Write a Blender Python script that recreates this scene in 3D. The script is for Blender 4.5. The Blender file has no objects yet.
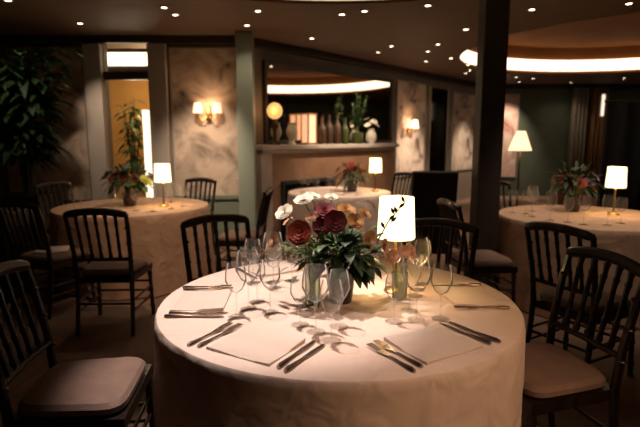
import bpy, bmesh, math, random
from mathutils import Vector, Matrix
random.seed(7)
C = bpy.context.scene.collection
R = math.radians
PI = math.pi
sin, cos = math.sin, math.cos

# ------------------------------------------------------------------ camera maths (placing by eye line)
F, YH, HC = 501.0, 138.0, 1.43
PITCH = math.atan((213.5 - YH) / F)
def ray(u, v):
    x = (u - 320) / F; y = (213.5 - v) / F
    return Vector((x, cos(PITCH) + y * sin(PITCH), -sin(PITCH) + y * cos(PITCH)))
def at_y(u, v, Y):
    d = ray(u, v); return Vector((0, 0, HC)) + d * (Y / d.y)
def at_h(u, v, h):
    d = ray(u, v); return Vector((0, 0, HC)) + d * ((h - HC) / d.z)

# ------------------------------------------------------------------ materials
def mat(name, col, rough=0.6, metal=0.0, col2=None, scale=8.0, bump=0.0, bscale=60.0, detail=4.0,
        emit=None, estr=0.0, coat=0.0, stretch=None, lo=0.35, hi=0.65, sheen=0.0, spec=None):
    m = bpy.data.materials.new(name); m.use_nodes = True
    nt = m.node_tree; n = nt.nodes; l = nt.links
    b = n['Principled BSDF']
    b.inputs['Base Color'].default_value = (*col, 1)
    b.inputs['Roughness'].default_value = rough
    b.inputs['Metallic'].default_value = metal
    if coat: b.inputs['Coat Weight'].default_value = coat
    if sheen: b.inputs['Sheen Weight'].default_value = sheen
    if spec is not None: b.inputs['Specular IOR Level'].default_value = spec
    if emit:
        b.inputs['Emission Color'].default_value = (*emit, 1); b.inputs['Emission Strength'].default_value = estr
    tc = n.new('ShaderNodeTexCoord')
    vec = tc.outputs['Object']
    if stretch:
        mp = n.new('ShaderNodeMapping'); mp.inputs['Scale'].default_value = stretch
        l.new(vec, mp.inputs['Vector']); vec = mp.outputs['Vector']
    if col2:
        t = n.new('ShaderNodeTexNoise'); t.inputs['Scale'].default_value = scale; t.inputs['Detail'].default_value = detail
        l.new(vec, t.inputs['Vector'])
        r = n.new('ShaderNodeValToRGB')
        r.color_ramp.elements[0].position = lo; r.color_ramp.elements[1].position = hi
        r.color_ramp.elements[0].color = (*col, 1); r.color_ramp.elements[1].color = (*col2, 1)
        l.new(t.outputs['Fac'], r.inputs['Fac']); l.new(r.outputs['Color'], b.inputs['Base Color'])
    if bump:
        t2 = n.new('ShaderNodeTexNoise'); t2.inputs['Scale'].default_value = bscale; t2.inputs['Detail'].default_value = 3
        l.new(vec, t2.inputs['Vector'])
        bp = n.new('ShaderNodeBump'); bp.inputs['Strength'].default_value = bump; bp.inputs['Distance'].default_value = 0.01
        l.new(t2.outputs['Fac'], bp.inputs['Height']); l.new(bp.outputs['Normal'], b.inputs['Normal'])
    return m

def glass_mat(name, tint=(0.99, 0.99, 0.98), amount=0.25):
    m = bpy.data.materials.new(name); m.use_nodes = True
    nt = m.node_tree; n = nt.nodes; l = nt.links
    n.remove(n['Principled BSDF'])
    tr = n.new('ShaderNodeBsdfTransparent'); tr.inputs['Color'].default_value = (*tint, 1)
    gl = n.new('ShaderNodeBsdfGlossy'); gl.inputs['Roughness'].default_value = 0.12
    gl.inputs['Color'].default_value = (1, 1, 1, 1)
    lw = n.new('ShaderNodeLayerWeight'); lw.inputs['Blend'].default_value = amount
    mx = n.new('ShaderNodeMixShader')
    l.new(lw.outputs['Fresnel'], mx.inputs['Fac']); l.new(tr.outputs[0], mx.inputs[1]); l.new(gl.outputs[0], mx.inputs[2])
    df = n.new('ShaderNodeBsdfTranslucent'); df.inputs['Color'].default_value = (.9, .88, .84, 1)
    m2 = n.new('ShaderNodeMixShader'); m2.inputs['Fac'].default_value = 0.06
    l.new(mx.outputs[0], m2.inputs[1]); l.new(df.outputs[0], m2.inputs[2])
    l.new(m2.outputs[0], n['Material Output'].inputs['Surface'])
    return m

def mural_mat(name, seedv, cols):
    m = bpy.data.materials.new(name); m.use_nodes = True
    nt = m.node_tree; n = nt.nodes; l = nt.links
    b = n['Principled BSDF']; b.inputs['Roughness'].default_value = 0.7
    tc = n.new('ShaderNodeTexCoord'); mp = n.new('ShaderNodeMapping')
    mp.inputs['Location'].default_value = (seedv, seedv * 2, seedv); l.new(tc.outputs['Object'], mp.inputs['Vector'])
    t = n.new('ShaderNodeTexNoise'); t.inputs['Scale'].default_value = 2.6; t.inputs['Detail'].default_value = 7; t.inputs['Distortion'].default_value = 1.2
    l.new(mp.outputs['Vector'], t.inputs['Vector'])
    r = n.new('ShaderNodeValToRGB'); e = r.color_ramp.elements
    e[0].position = 0.3; e[0].color = (*cols[0], 1); e[1].position = 0.6; e[1].color = (*cols[2], 1)
    x = e.new(0.42); x.color = (*cols[1], 1)
    l.new(t.outputs['Fac'], r.inputs['Fac'])
    l.new(r.outputs['Color'], b.inputs['Base Color'])
    return m

M = {}
M['wood'] = mat('dark_stained_wood', (0.010, 0.0055, 0.004), 0.32, col2=(0.02, 0.011, 0.007), scale=6, stretch=(6, 6, 1), coat=0.3)
M['cushion'] = mat('ivory_upholstery', (0.22, 0.145, 0.112), 0.85, col2=(0.19, 0.12, 0.095), scale=14, bump=0.25, bscale=180)
M['cloth'] = mat('table_linen', (0.74, 0.60, 0.52), 0.85, col2=(0.70, 0.55, 0.47), scale=5, bump=0.08, bscale=700)
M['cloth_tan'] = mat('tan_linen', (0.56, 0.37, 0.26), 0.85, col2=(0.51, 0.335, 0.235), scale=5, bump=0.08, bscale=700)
M['napkin'] = mat('folded_linen', (0.66, 0.55, 0.47), 0.85, bump=0.3, bscale=220)
M['silver'] = mat('old_silver', (0.34, 0.27, 0.23), 0.25, 0.95)
M['brass'] = mat('aged_brass', (0.55, 0.35, 0.14), 0.35, 1.0)
M['black'] = mat('black_fabric', (0.006, 0.006, 0.007), 0.8, bump=0.2, bscale=120)
M['planter'] = mat('black_lacquer', (0.008, 0.009, 0.010), 0.45, bump=0.05)
M['leaf_dark'] = mat('dark_leaf', (0.012, 0.035, 0.012), 0.5, col2=(0.03, 0.07, 0.022), scale=9)
M['leaf'] = mat('green_leaf', (0.035, 0.085, 0.022), 0.5, col2=(0.07, 0.14, 0.04), scale=9)
M['leaf_pale'] = mat('pale_leaf', (0.20, 0.24, 0.10), 0.6, col2=(0.10, 0.15, 0.05), scale=12)
M['stem'] = mat('green_stem', (0.16, 0.22, 0.07), 0.6)
M['twig'] = mat('dark_twig', (0.03, 0.025, 0.015), 0.7)
M['white_petal'] = mat('white_petal', (0.85, 0.80, 0.66), 0.7)
M['red_petal'] = mat('brick_red_petal', (0.42, 0.075, 0.035), 0.7, col2=(0.30, 0.04, 0.02), scale=30)
M['wine_petal'] = mat('wine_red_petal', (0.12, 0.008, 0.012), 0.7, col2=(0.20, 0.02, 0.02), scale=30)
M['ochre_petal'] = mat('ochre_petal', (0.50, 0.26, 0.07), 0.7, col2=(0.40, 0.16, 0.05), scale=30)
M['blush_petal'] = mat('blush_petal', (0.62, 0.38, 0.24), 0.7, col2=(0.50, 0.24, 0.12), scale=30)
M['lilac_petal'] = mat('lilac_petal', (0.22, 0.13, 0.24), 0.7)
M['blue_petal'] = mat('slate_blue_petal', (0.05, 0.06, 0.12), 0.7)
M['yellow_petal'] = mat('lime_yellow_petal', (0.45, 0.42, 0.08), 0.7)
M['vase'] = mat('dark_brown_ceramic', (0.035, 0.014, 0.007), 0.25, coat=0.5)
M['glass'] = glass_mat('clear_glass', amount=0.13)
M['glass_foot'] = glass_mat('thin_clear_glass', amount=0.04)
M['vase_glass'] = glass_mat('green_tinted_glass', (0.82, 0.88, 0.72), 0.25)
M['water'] = mat('stem_water', (0.30, 0.34, 0.16), 0.1)
M['shade'] = mat('lit_cream_shade', (0.85, 0.75, 0.5), 0.8, emit=(1.0, 0.80, 0.42), estr=1.5)
M['shade_peach'] = mat('lit_peach_shade', (0.85, 0.65, 0.45), 0.8, emit=(1.0, 0.60, 0.36), estr=.75)
M['bulb'] = mat('glowing_bulb', (1, 0.9, 0.7), 0.5, emit=(1.0, 0.80, 0.55), estr=6.0)
M['led'] = mat('warm_led_strip', (1, 0.9, 0.75), 0.5, emit=(1.0, 0.80, 0.54), estr=1.7)
M['trim_ring'] = mat('downlight_rim', (0.25, 0.18, 0.12), 0.35, 0.8)
M['ceiling'] = mat('dark_brown_ceiling_paint', (0.155, 0.107, 0.074), 0.65, spec=.25, col2=(0.14, 0.095, 0.065), scale=2)
M['tray'] = mat('copper_ceiling_paint', (0.27, 0.11, 0.038), 0.8, spec=.03, col2=(0.23, 0.09, 0.033), scale=2)
M['wall'] = mat('taupe_wall_paint', (0.20, 0.155, 0.12), 0.7, col2=(0.18, 0.14, 0.11), scale=3)
M['wall_green'] = mat('dark_green_wall_paint', (0.075, 0.09, 0.06), 0.7, col2=(0.06, 0.075, 0.05), scale=3)
M['pilaster'] = mat('grey_pilaster_paint', (0.33, 0.285, 0.245), 0.6)
M['green_column'] = mat('sage_column_paint', (0.28, 0.325, 0.26), 0.55)
M['dado'] = mat('sage_dado_paint', (0.16, 0.19, 0.135), 0.6)
M['dark_column'] = mat('dark_brown_column_paint', (0.030, 0.021, 0.014), 0.5, col2=(0.038, 0.026, 0.018), scale=4)
M['dark_trim'] = mat('dark_wood_trim', (0.03, 0.018, 0.012), 0.45)
M['floor'] = mat('dark_brown_carpet', (0.22, 0.14, 0.095), 0.95, col2=(0.18, 0.11, 0.075), scale=5, bump=0.4, bscale=300)
M['stone'] = mat('grey_mantel_stone', (0.40, 0.34, 0.29), 0.5, col2=(0.34, 0.285, 0.24), scale=5)
M['brown_stone'] = mat('brown_chimney_marble', (0.26, 0.145, 0.085), 0.45, col2=(0.20, 0.11, 0.062), scale=4)
M['soot'] = mat('black_soot', (0.008, 0.007, 0.006), 0.9)
M['leather'] = mat('brown_leather', (0.20, 0.095, 0.04), 0.5, col2=(0.15, 0.07, 0.03), scale=10, bump=0.15)
M['curtain'] = mat('taupe_curtain', (0.20, 0.17, 0.135), 0.9)
M['curtain_dark'] = mat('black_curtain', (0.008, 0.009, 0.010), 0.9)
M['amber'] = mat('amber_glass_lit', (0.7, 0.4, 0.15), 0.4, emit=(1.0, 0.52, 0.16), estr=0.55)
M['pink_lit'] = mat('pink_paper_lit', (0.8, 0.5, 0.35), 0.6, emit=(1.0, 0.50, 0.27), estr=0.55)
M['cream'] = mat('cream_ceramic', (0.50, 0.44, 0.36), 0.4)
M['bronze'] = mat('brown_bronze', (0.055, 0.026, 0.014), 0.45, 0.2)
M['green_glass'] = mat('olive_bottle_glass', (0.035, 0.042, 0.012), 0.3)
M['ochre_wall'] = mat('ochre_wall_paint', (0.50, 0.32, 0.12), 0.7, col2=(0.44, 0.27, 0.10), scale=3)
M['cream_ceiling'] = mat('cream_ceiling_paint', (0.60, 0.46, 0.30), 0.7)
def crease(m, scale=5.0, strength=.6, dist=.012):
    nt = m.node_tree; n = nt.nodes; l = nt.links
    old = n['Principled BSDF'].inputs['Normal'].links
    tc = n.new('ShaderNodeTexCoord'); t = n.new('ShaderNodeTexNoise'); t.inputs['Scale'].default_value = scale
    t.inputs['Detail'].default_value = 2; t.inputs['Distortion'].default_value = .6
    l.new(tc.outputs['Object'], t.inputs['Vector'])
    bp = n.new('ShaderNodeBump'); bp.inputs['Strength'].default_value = strength; bp.inputs['Distance'].default_value = dist
    l.new(t.outputs['Fac'], bp.inputs['Height'])
    if len(old): l.new(old[0].from_socket, bp.inputs['Normal'])
    l.new(bp.outputs['Normal'], n['Principled BSDF'].inputs['Normal'])
crease(M['cloth'], 7, .8, .03); crease(M['cloth_tan'], 7, .8, .03)
mm = bpy.data.materials.new('silvered_mirror'); mm.use_nodes = True
b = mm.node_tree.nodes['Principled BSDF']; b.inputs['Base Color'].default_value = (0.80, 0.76, 0.70, 1); b.inputs['Metallic'].default_value = 1; b.inputs['Roughness'].default_value = 0.02
M['mirror'] = mm
M['mural'] = mural_mat('beige_landscape_mural', 1.3, ((0.10, 0.07, 0.05), (0.30, 0.23, 0.18), (0.52, 0.40, 0.31)))
M['mural_b'] = mural_mat('pale_landscape_mural', 4.1, ((0.10, 0.07, 0.05), (0.42, 0.33, 0.27), (0.62, 0.50, 0.41)))
M['mural_c'] = mural_mat('rose_landscape_mural', 7.7, ((0.22, 0.09, 0.06), (0.40, 0.24, 0.19), (0.50, 0.38, 0.32)))
M['mural_d'] = mural_mat('brown_landscape_mural', 9.2, ((0.035, 0.022, 0.014), (0.11, 0.07, 0.045), (0.22, 0.14, 0.09)))

# ------------------------------------------------------------------ mesh builder
class MB:
    def __init__(s): s.bm = bmesh.new()
    def box(s, c, size, rz=0.0, bevel=0.0, rot=None):
        r = bmesh.ops.create_cube(s.bm, size=1.0)
        mtx = Matrix.Translation(c) @ (rot if rot is not None else Matrix.Rotation(rz, 4, 'Z')) @ Matrix.Diagonal((*size, 1))
        bmesh.ops.transform(s.bm, matrix=mtx, verts=r['verts'])
        if bevel:
            es = list({e for v in r['verts'] for e in v.link_edges})
            bmesh.ops.bevel(s.bm, geom=es, offset=bevel, segments=2, affect='EDGES', profile=0.6)
        return s
    def lathe(s, prof, c=(0, 0, 0), n=20, close=False, fn=None):
        c = Vector(c); rings = []
        for (r, z) in prof:
            if r < 1e-6: rings.append([s.bm.verts.new(c + Vector((0, 0, z)))])
            else:
                ring = []
                for i in range(n):
                    a = 2 * PI * i / n; rr = r
                    if fn: rr = fn(r, z, a)
                    ring.append(s.bm.verts.new(c + Vector((rr * cos(a), rr * sin(a), z))))
                rings.append(ring)
        for A, B in zip(rings, rings[1:]):
            if len(A) == 1 and len(B) == 1: continue
            for i in range(n):
                j = (i + 1) % n
                if len(A) == 1: f = (A[0], B[j], B[i])
                elif len(B) == 1: f = (A[i], A[j], B[0])
                else: f = (A[i], A[j], B[j], B[i])
                try: s.bm.faces.new(f)
                except ValueError: pass
        return s
    def tube(s, pts, rad, n=8, cap=True):
        pts = [Vector(p) for p in pts]; k = len(pts)
        rad = rad if isinstance(rad, (list, tuple)) else [rad] * k
        rings = []; ref = None
        for i, p in enumerate(pts):
            t = (pts[min(i + 1, k - 1)] - pts[max(i - 1, 0)]).normalized()
            if ref is None:
                ref = Vector((1, 0, 0)) if abs(t.x) < 0.8 else Vector((0, 1, 0))
            a = (ref - t * ref.dot(t)).normalized(); bb = t.cross(a); ref = a
            rings.append([s.bm.verts.new(p + (a * cos(2 * PI * q / n) + bb * sin(2 * PI * q / n)) * rad[i]) for q in range(n)])
        for A, B in zip(rings, rings[1:]):
            for i in range(n):
                j = (i + 1) % n; s.bm.faces.new((A[i], A[j], B[j], B[i]))
        if cap:
            s.bm.faces.new(rings[0][::-1]); s.bm.faces.new(rings[-1])
        return s
    def ball(s, c, r, sq=(1, 1, 1), u=12, v=8):
        q = bmesh.ops.create_uvsphere(s.bm, u_segments=u, v_segments=v, radius=r)
        bmesh.ops.transform(s.bm, matrix=Matrix.Translation(c) @ Matrix.Diagonal((*sq, 1)), verts=q['verts']); return s
    def prism(s, pts, z0, z1):
        lo = [s.bm.verts.new((p[0], p[1], z0)) for p in pts]; hi = [s.bm.verts.new((p[0], p[1], z1)) for p in pts]
        n = len(pts); s.bm.faces.new(lo[::-1]); s.bm.faces.new(hi)
        for i in range(n): s.bm.faces.new((lo[i], lo[(i + 1) % n], hi[(i + 1) % n], hi[i]))
        return s
    def leaf(s, p, d, up, L, W, droop=0.3, fold=0.15):
        p = Vector(p); d = Vector(d).normalized(); side = d.cross(Vector(up))
        if side.length < 1e-3: side = d.cross(Vector((1, 0, 0)))
        side.normalize(); nn = side.cross(d)
        prof = [(0, .10), (.25, .8), (.5, 1.0), (.78, .62), (1, .03)]
        rows = []
        for (t, w) in prof:
            q = p + d * L * t - Vector((0, 0, 1)) * droop * L * t * t
            rows.append([s.bm.verts.new(q - side * W * w * .5 + nn * fold * W * w), s.bm.verts.new(q), s.bm.verts.new(q + side * W * w * .5 + nn * fold * W * w)])
        for A, B in zip(rows, rows[1:]):
            s.bm.faces.new((A[0], A[1], B[1], B[0])); s.bm.faces.new((A[1], A[2], B[2], B[1]))
        return s
    def bloom(s, c, r, d=(0, 0, 1), layers=4, petals=7, openness=1.0):
        d = Vector(d).normalized(); q = d.to_track_quat('Z', 'Y').to_matrix().to_4x4(); T = Matrix.Translation(c) @ q
        s2 = []
        for Ly in range(layers):
            f = (Ly + 1) / layers; rr = r * (0.25 + 0.75 * f); tilt = (0.15 + 0.85 * f * openness)
            for k in range(petals):
                a = 2 * PI * (k + 0.5 * (Ly % 2)) / petals + 0.3 * Ly
                pts = []
                for (t, w) in [(0.05, .25), (.45, .95), (.8, 1.0), (1.0, .55)]:
                    out = rr * sin(t * PI * 0.5 * min(1.0, tilt)) ; up = rr * 0.75 * (1 - f * .55) * t + r * 0.12 * (1 - f) - (0.15 * r * f * t * t)
                    hw = rr * 0.48 * w
                    for sgn in (-1, 0, 1):
                        lx = out + (0.02 * r if sgn else 0); ly = sgn * hw
                        pts.append(T @ Vector((lx * cos(a) - ly * sin(a), lx * sin(a) + ly * cos(a), up + (0.10 * rr if sgn else 0))))
                vs = [s.bm.verts.new(p) for p in pts]
                for i in range(3):
                    for j in range(2):
                        o = i * 3 + j; s.bm.faces.new((vs[o], vs[o + 1], vs[o + 4], vs[o + 3]))
        return s
    def build(s, name, m, parent=None, smooth=True, loc=None, rz=0.0, norm=True):
        if norm: bmesh.ops.recalc_face_normals(s.bm, faces=s.bm.faces)
        me = bpy.data.meshes.new(name); s.bm.to_mesh(me); s.bm.free()
        if m: me.materials.append(m if not isinstance(m, str) else M[m])
        if smooth:
            for p in me.polygons: p.use_smooth = True
            try: me.set_sharp_from_angle(angle=R(38))
            except Exception: pass
        o = bpy.data.objects.new(name, me); C.objects.link(o)
        if parent is not None: o.parent = parent
        if loc is not None: o.location = loc
        o.rotation_euler = (0, 0, rz)
        return o

def tag(o, label, cat, group=None):
    o['label'] = label; o['category'] = cat
    if group: o['group'] = group
    return o
def thing(name, label, cat, loc=(0, 0, 0), rz=0.0, group=None):
    o = bpy.data.objects.new(name, None); C.objects.link(o); o.empty_display_size = 0.1
    o.location = loc; o.rotation_euler = (0, 0, rz)
    return tag(o, label, cat, group)
def struct(o):
    o['kind'] = 'structure'; return o
KIDS = {}
def kids(o):
    return [c for c in bpy.data.objects if c.parent == o]
def copy_tree(o, parent=None):
    c = o.copy(); C.objects.link(c)
    if parent is not None: c.parent = parent
    for ch in kids(o): copy_tree(ch, c)
    return c
def dup(o, label, loc, rz=0.0, group=None):
    c = copy_tree(o); c['label'] = label; c.location = loc; c.rotation_euler = (0, 0, rz)
    if group: c['group'] = group
    return c
def light(name, kind, loc, power, col, parent=None, size=0.05, angle=None, blend=0.6, target=None):
    d = bpy.data.lights.new(name, kind); d.energy = power; d.color = col
    if kind in ('POINT', 'SPOT'): d.shadow_soft_size = size
    if kind == 'SPOT': d.spot_size = R(angle); d.spot_blend = blend
    o = bpy.data.objects.new(name, d); C.objects.link(o)
    if parent is not None: o.parent = parent
    o.location = loc
    if target is not None:
        base = Vector(parent.location) if parent is not None else Vector((0, 0, 0))
        o.rotation_euler = (Vector(target) - (base + Vector(loc))).to_track_quat('-Z', 'Y').to_euler()
    return o

# ------------------------------------------------------------------ ROOM SHELL
H = 2.70
ZX = (-4.6, 10.6); ZY = (-3.6, 13.0)
LW = 6.60                                     # face of the back wall beside the foliage
WD = Vector((0.648, 0.7616, 0.0)); WD.normalize()
WN = Vector((WD.y, -WD.x, 0))                 # out of the slanting fireplace wall, into the room
W0 = Vector((-0.95, 6.66, 0)); WANG = math.atan2(WD.y, WD.x)
def wpt(s, out=0.0, z=0.0): return W0 + WD * s + WN * out + Vector((0, 0, z))
def wall_s(u, v, out=0.0):
    d = ray(u, v); o = Vector((0, 0, HC)); P0 = W0 + WN * out
    t = (P0 - o).dot(WN) / d.dot(WN); h = o + d * t
    return (h - W0).dot(WD), h.z
WEND = 7.55
Pend = wpt(WEND)
BY = Pend.y                                   # far wall face

fl = MB(); fl.box(((ZX[0] + ZX[1]) / 2, (ZY[0] + ZY[1]) / 2, -0.05), (ZX[1] - ZX[0] + .4, ZY[1] - ZY[0] + .4, 0.1))
struct(fl.build('floor', 'floor', smooth=False))
# ceiling sheet with two round recesses
TRAYS = [((4.95, 7.6), 2.80, 0.52), ((0.15, 2.55), 2.50, 0.45)]
cm = MB(); edges = []
def loop(pts):
    vs = [cm.bm.verts.new((p[0], p[1], H)) for p in pts]
    for i in range(len(vs)): edges.append(cm.bm.edges.new((vs[i], vs[(i + 1) % len(vs)])))
loop([(ZX[0] - .2, ZY[0] - .2), (ZX[1] + .2, ZY[0] - .2), (ZX[1] + .2, ZY[1] + .2), (ZX[0] - .2, ZY[1] + .2)])
for (c, r, dz) in TRAYS:
    loop([(c[0] + r * cos(2 * PI * i / 72), c[1] + r * sin(2 * PI * i / 72)) for i in range(72)])
bmesh.ops.triangle_fill(cm.bm, edges=edges, use_beauty=True, use_dissolve=False, normal=(0, 0, -1))
ceil = struct(cm.build('ceiling', 'ceiling', smooth=False, norm=False))
for (c, r, dz) in TRAYS:
    t = MB(); t.lathe([(r, H), (r, H + 0.03), (r + .10, H + 0.03), (r + .10, H + dz), (0, H + dz)], (c[0], c[1], 0), n=72)
    t.build('ceiling_recess', 'tray', ceil)

def wall_box(name, x0, x1, y0, y1, z0=0, z1=H, m='wall'):
    b = MB(); b.box(((x0 + x1) / 2, (y0 + y1) / 2, (z0 + z1) / 2), (x1 - x0, y1 - y0, z1 - z0))
    return struct(b.build(name, m, smooth=False))
wall_box('wall_left', ZX[0] - .1, ZX[0], ZY[0], LW + 4.0)
wall_box('wall_right', ZX[1], ZX[1] + .1, ZY[0], ZY[1], m='wall_green')
wall_box('wall_rear', ZX[0], ZX[1], ZY[0] - .1, ZY[0])
# wall with a doorway
DX0, DX1 = at_y(107.5, 120, LW).x, at_y(152, 120, LW).x
DZ1 = at_y(130, 38, LW).z
b = MB()
b.box(((ZX[0] + DX0) / 2, LW + .06, H / 2), (DX0 - ZX[0], .12, H))
b.box(((DX1 - 0.93) / 2, LW + .06, H / 2), (-0.93 - DX1, .12, H))
b.box(((DX0 + DX1) / 2, LW + .06, (DZ1 + H) / 2), (DX1 - DX0, .12, H - DZ1))
struct(b.build('wall_back', 'wall', smooth=False))
# slanting wall and far wall
b = MB(); mid = wpt(WEND / 2, -0.06, H / 2); b.box(mid, (WEND + .05, .12, H), rz=WANG)
struct(b.build('wall_slanting', 'wall', smooth=False))
wall_box('wall_far', Pend.x, ZX[1], BY, BY + .12, m='wall_green')
# dark cornice where wall meets ceiling
b = MB(); b.box((( ZX[0] - .95) / 2, LW - .04, H - .045), (-.95 - ZX[0], .08, .09)); struct(b.build('trim_1', 'dark_trim', smooth=False))
b = MB(); b.box(wpt(WEND / 2, .04, H - .05), (WEND, .08, .10), rz=WANG); struct(b.build('trim_2', 'dark_trim', smooth=False))
b = MB(); b.box(((Pend.x + ZX[1]) / 2, BY - .05, H - .06), (ZX[1] - Pend.x, .1, .12)); struct(b.build('trim_3', 'dark_trim', smooth=False))
# sage dado on the back wall under the mural
xa, xb = at_y(172, 120, LW).x, -1.03
b = MB(); b.box(((xa + xb) / 2, LW - .02, .33), (xb - xa, .04, .66)); b.box(((xa + xb) / 2, LW - .03, .66), (xb - xa, .06, .05))
struct(b.build('trim_4', 'dado', smooth=False))
# pilasters around the doorway
for i, (u0, u1) in enumerate(((90, 107), (152.5, 170))):
    x0, x1 = at_y(u0, 120, LW).x, at_y(u1, 120, LW).x
    b = MB(); b.box(((x0 + x1) / 2, LW - .05, (H - .1) / 2), (x1 - x0, .10, H - .1), bevel=.008)
    b.box(((x0 + x1) / 2, LW - .06, .12), (x1 - x0 + .03, .12, .24), bevel=.008)
    struct(b.build('trim_%d' % (5 + i), 'pilaster', smooth=False))
x0, x1 = DX0, DX1
b = MB(); b.box(((x0 + x1) / 2, LW - .01, at_y(130, 76, LW).z), (x1 - x0, .06, .10)); struct(b.build('trim_7', 'dark_trim', smooth=False))
# sage column at the corner, dark column in the room
b = MB(); b.box((-0.925, 6.40, H / 2), (.205, .205, H), bevel=.012); b.box((-0.925, 6.40, .06), (.235, .235, .12), bevel=.01)
struct(b.build('column', 'green_column', smooth=False))
b = MB(); b.box((1.475, 4.45, H / 2), (.205, .19, H), bevel=.01); b.box((1.475, 4.45, .05), (.235, .22, .10), bevel=.01)
struct(b.build('column', 'dark_column', smooth=False))

# ---- lit passage behind the doorway
PY = 9.6
b = MB(); b.box(((-4.6 - 1.2) / 2, PY + .05, H / 2), (3.4, .1, H)); struct(b.build('wall_passage', 'ochre_wall', smooth=False))
b = MB(); b.box((-1.25, (LW + .12 + PY) / 2, H / 2), (.08, PY - LW - .14, H)); struct(b.build('wall_passage_side', 'ochre_wall', smooth=False))
b = MB(); b.box((-2.9, 7.12, 2.44), (3.3, .16, .38)); struct(b.build('ceiling_beam', 'dark_trim', smooth=False))
cl = tag(MB().box((-2.9, 7.015, 2.485), (3.2, .03, .17)).build('passage_strip_light', 'led', smooth=False), 'straight glowing strip light across the passage seen over the doorway lintel', 'light')  # glowing strip for the cove's band of light, hung clear of the beam
light('passage_fill', 'POINT', (-2.75, 8.4, 2.1), 38, (1, .62, .28), size=.15)  # unseen lamp without a fixture, added to brighten the passage
light('passage_fill_near', 'POINT', (-2.75, 7.6, 2.0), 6.0, (1, .80, .55), size=.1)  # second added lamp lifts the doorway end
p = at_y(148.5, 166, 7.6)
t = thing('column_lamp', 'tall slim white glowing column lamp standing in the lit passage doorway', 'lamp', (p.x, 7.6, 0))
MB().box((0, 0, .03), (.2, .2, .06), bevel=.01).build('base', 'dark_trim', t)
MB().lathe([(0, .06), (.050, .06), (.050, 1.84), (0, 1.84)], n=14).build('lamp_shade', mat('white_paper_lit', (.9, .85, .75), .7, emit=(1, .83, .60), estr=1.2), t)

def potted_plant(name, label, loc, h, spread, n, L, W, m, pot, stems=5, zlo=0.35, seedv=1, potm='planter'):
    rnd = random.Random(seedv)
    t = thing(name, label, 'plant', loc)
    MB().prism([(-pot[0], -pot[0]), (pot[0], -pot[0]), (pot[0], pot[0]), (-pot[0], pot[0])], 0, pot[1]).build('planter', potm, t, smooth=False)
    s = MB(); f = MB()
    for k in range(stems):
        a = 2 * PI * k / stems + rnd.random(); q = spread * (.25 + .6 * rnd.random())
        top = Vector((q * cos(a), q * sin(a), pot[1] + (h - pot[1]) * (.75 + .25 * rnd.random())))
        pts = [Vector((.1 * cos(a) * pot[0], .1 * sin(a) * pot[0], pot[1] - .03)), Vector((top.x * .35, top.y * .35, pot[1] + (top.z - pot[1]) * .5)), top]
        s.tube(pts, [.018, .013, .006], 6)
        for i in range(n // stems):
            tt = zlo + (1 - zlo) * rnd.random()
            base = pts[1].lerp(top, (tt - .5) * 2) if tt > .5 else pts[0].lerp(pts[1], tt * 2)
            aa = rnd.random() * 2 * PI; el = -.3 + 1.0 * rnd.random()
            d = Vector((cos(aa) * cos(el), sin(aa) * cos(el), sin(el)))
            f.leaf(base + d * spread * .22 * rnd.random(), d, (0, 0, 1), L * (.6 + .6 * rnd.random()), W * (.6 + .6 * rnd.random()), .35 + .3 * rnd.random())
    s.build('stem', 'twig', t); f.build('foliage', m, t, norm=False)
    return t
potted_plant('potted_plant', 'slim leafy green plant in the lit passage beyond the doorway', (at_y(132, 120, 8.2).x, 8.2, 0), 2.1, .26, 260, .20, .07, 'leaf', (.14, .4), 5, .1, 3, 'cream')

# ------------------------------------------------------------------ MURAL PANELS AND SCONCES
def mural(label, w, h, loc, rz, m, frame='pilaster'):
    t = thing('mural_panel', label, 'panel', loc, rz, 'mural panels along the walls')
    MB().box((0, -.012, h / 2), (w, .02, h)).build('canvas', m, t, smooth=False)
    f = MB()
    for sx in (-1, 1): f.box((sx * (w / 2 + .012), -.015, h / 2), (.025, .03, h + .05))
    for z in (-.012, h + .012): f.box((0, -.015, z), (w, .03, .025))
    f.build('frame', frame, t, smooth=False)
    return t
def sconce(label, loc, rz, m='shade_peach', gap=.11, sc=1.0):
    t = thing('wall_sconce', label, 'wall lamp', loc, rz, 'double-armed wall sconces')
    MB().lathe([(0, -.09), (.03, -.085), (.04, -.03), (.035, .03), (.02, .09), (0, .10)], (0, -.035, 0), n=14).build('backplate', 'brass', t)
    for s in (-1, 1):
        a = MB().tube([(0, -.05, -.03), (s * gap * .5, -.09, -.09), (s * gap, -.10, -.07), (s * gap, -.10, .0)], .008, 8).build('arm', 'brass', t)
        MB().lathe([(.075 * sc, -.005), (.050 * sc, .15 * sc)], (s * gap, -.10, 0), n=18).build('lamp_shade', m, t)
    light('sconce_glow', 'POINT', (0, -.16, .08), 3.0, (1, .60, .32), parent=t, size=.06)
    return t
zb, zt = at_y(206, 197, LW).z, at_y(206, 50, LW).z
mural('wide beige landscape mural panel lit by two peach sconces beside the sage column', xb - xa - .06, zt - zb, ((xa + xb) / 2, LW, zb), 0, 'mural')
p = at_y(209.5, 113, LW)
sconce('double wall sconce with peach shades on the wide mural near the sage column', (p.x, LW - .02, p.z), 0, gap=.125, sc=.82)
x0, x1 = at_y(4, 120, LW).x, at_y(87, 120, LW).x
mural('dim brown mural panel behind the tall foliage in the black planter', x1 - x0, 1.95, ((x0 + x1) / 2, LW, .62), 0, 'mural', 'dark_trim')

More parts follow.
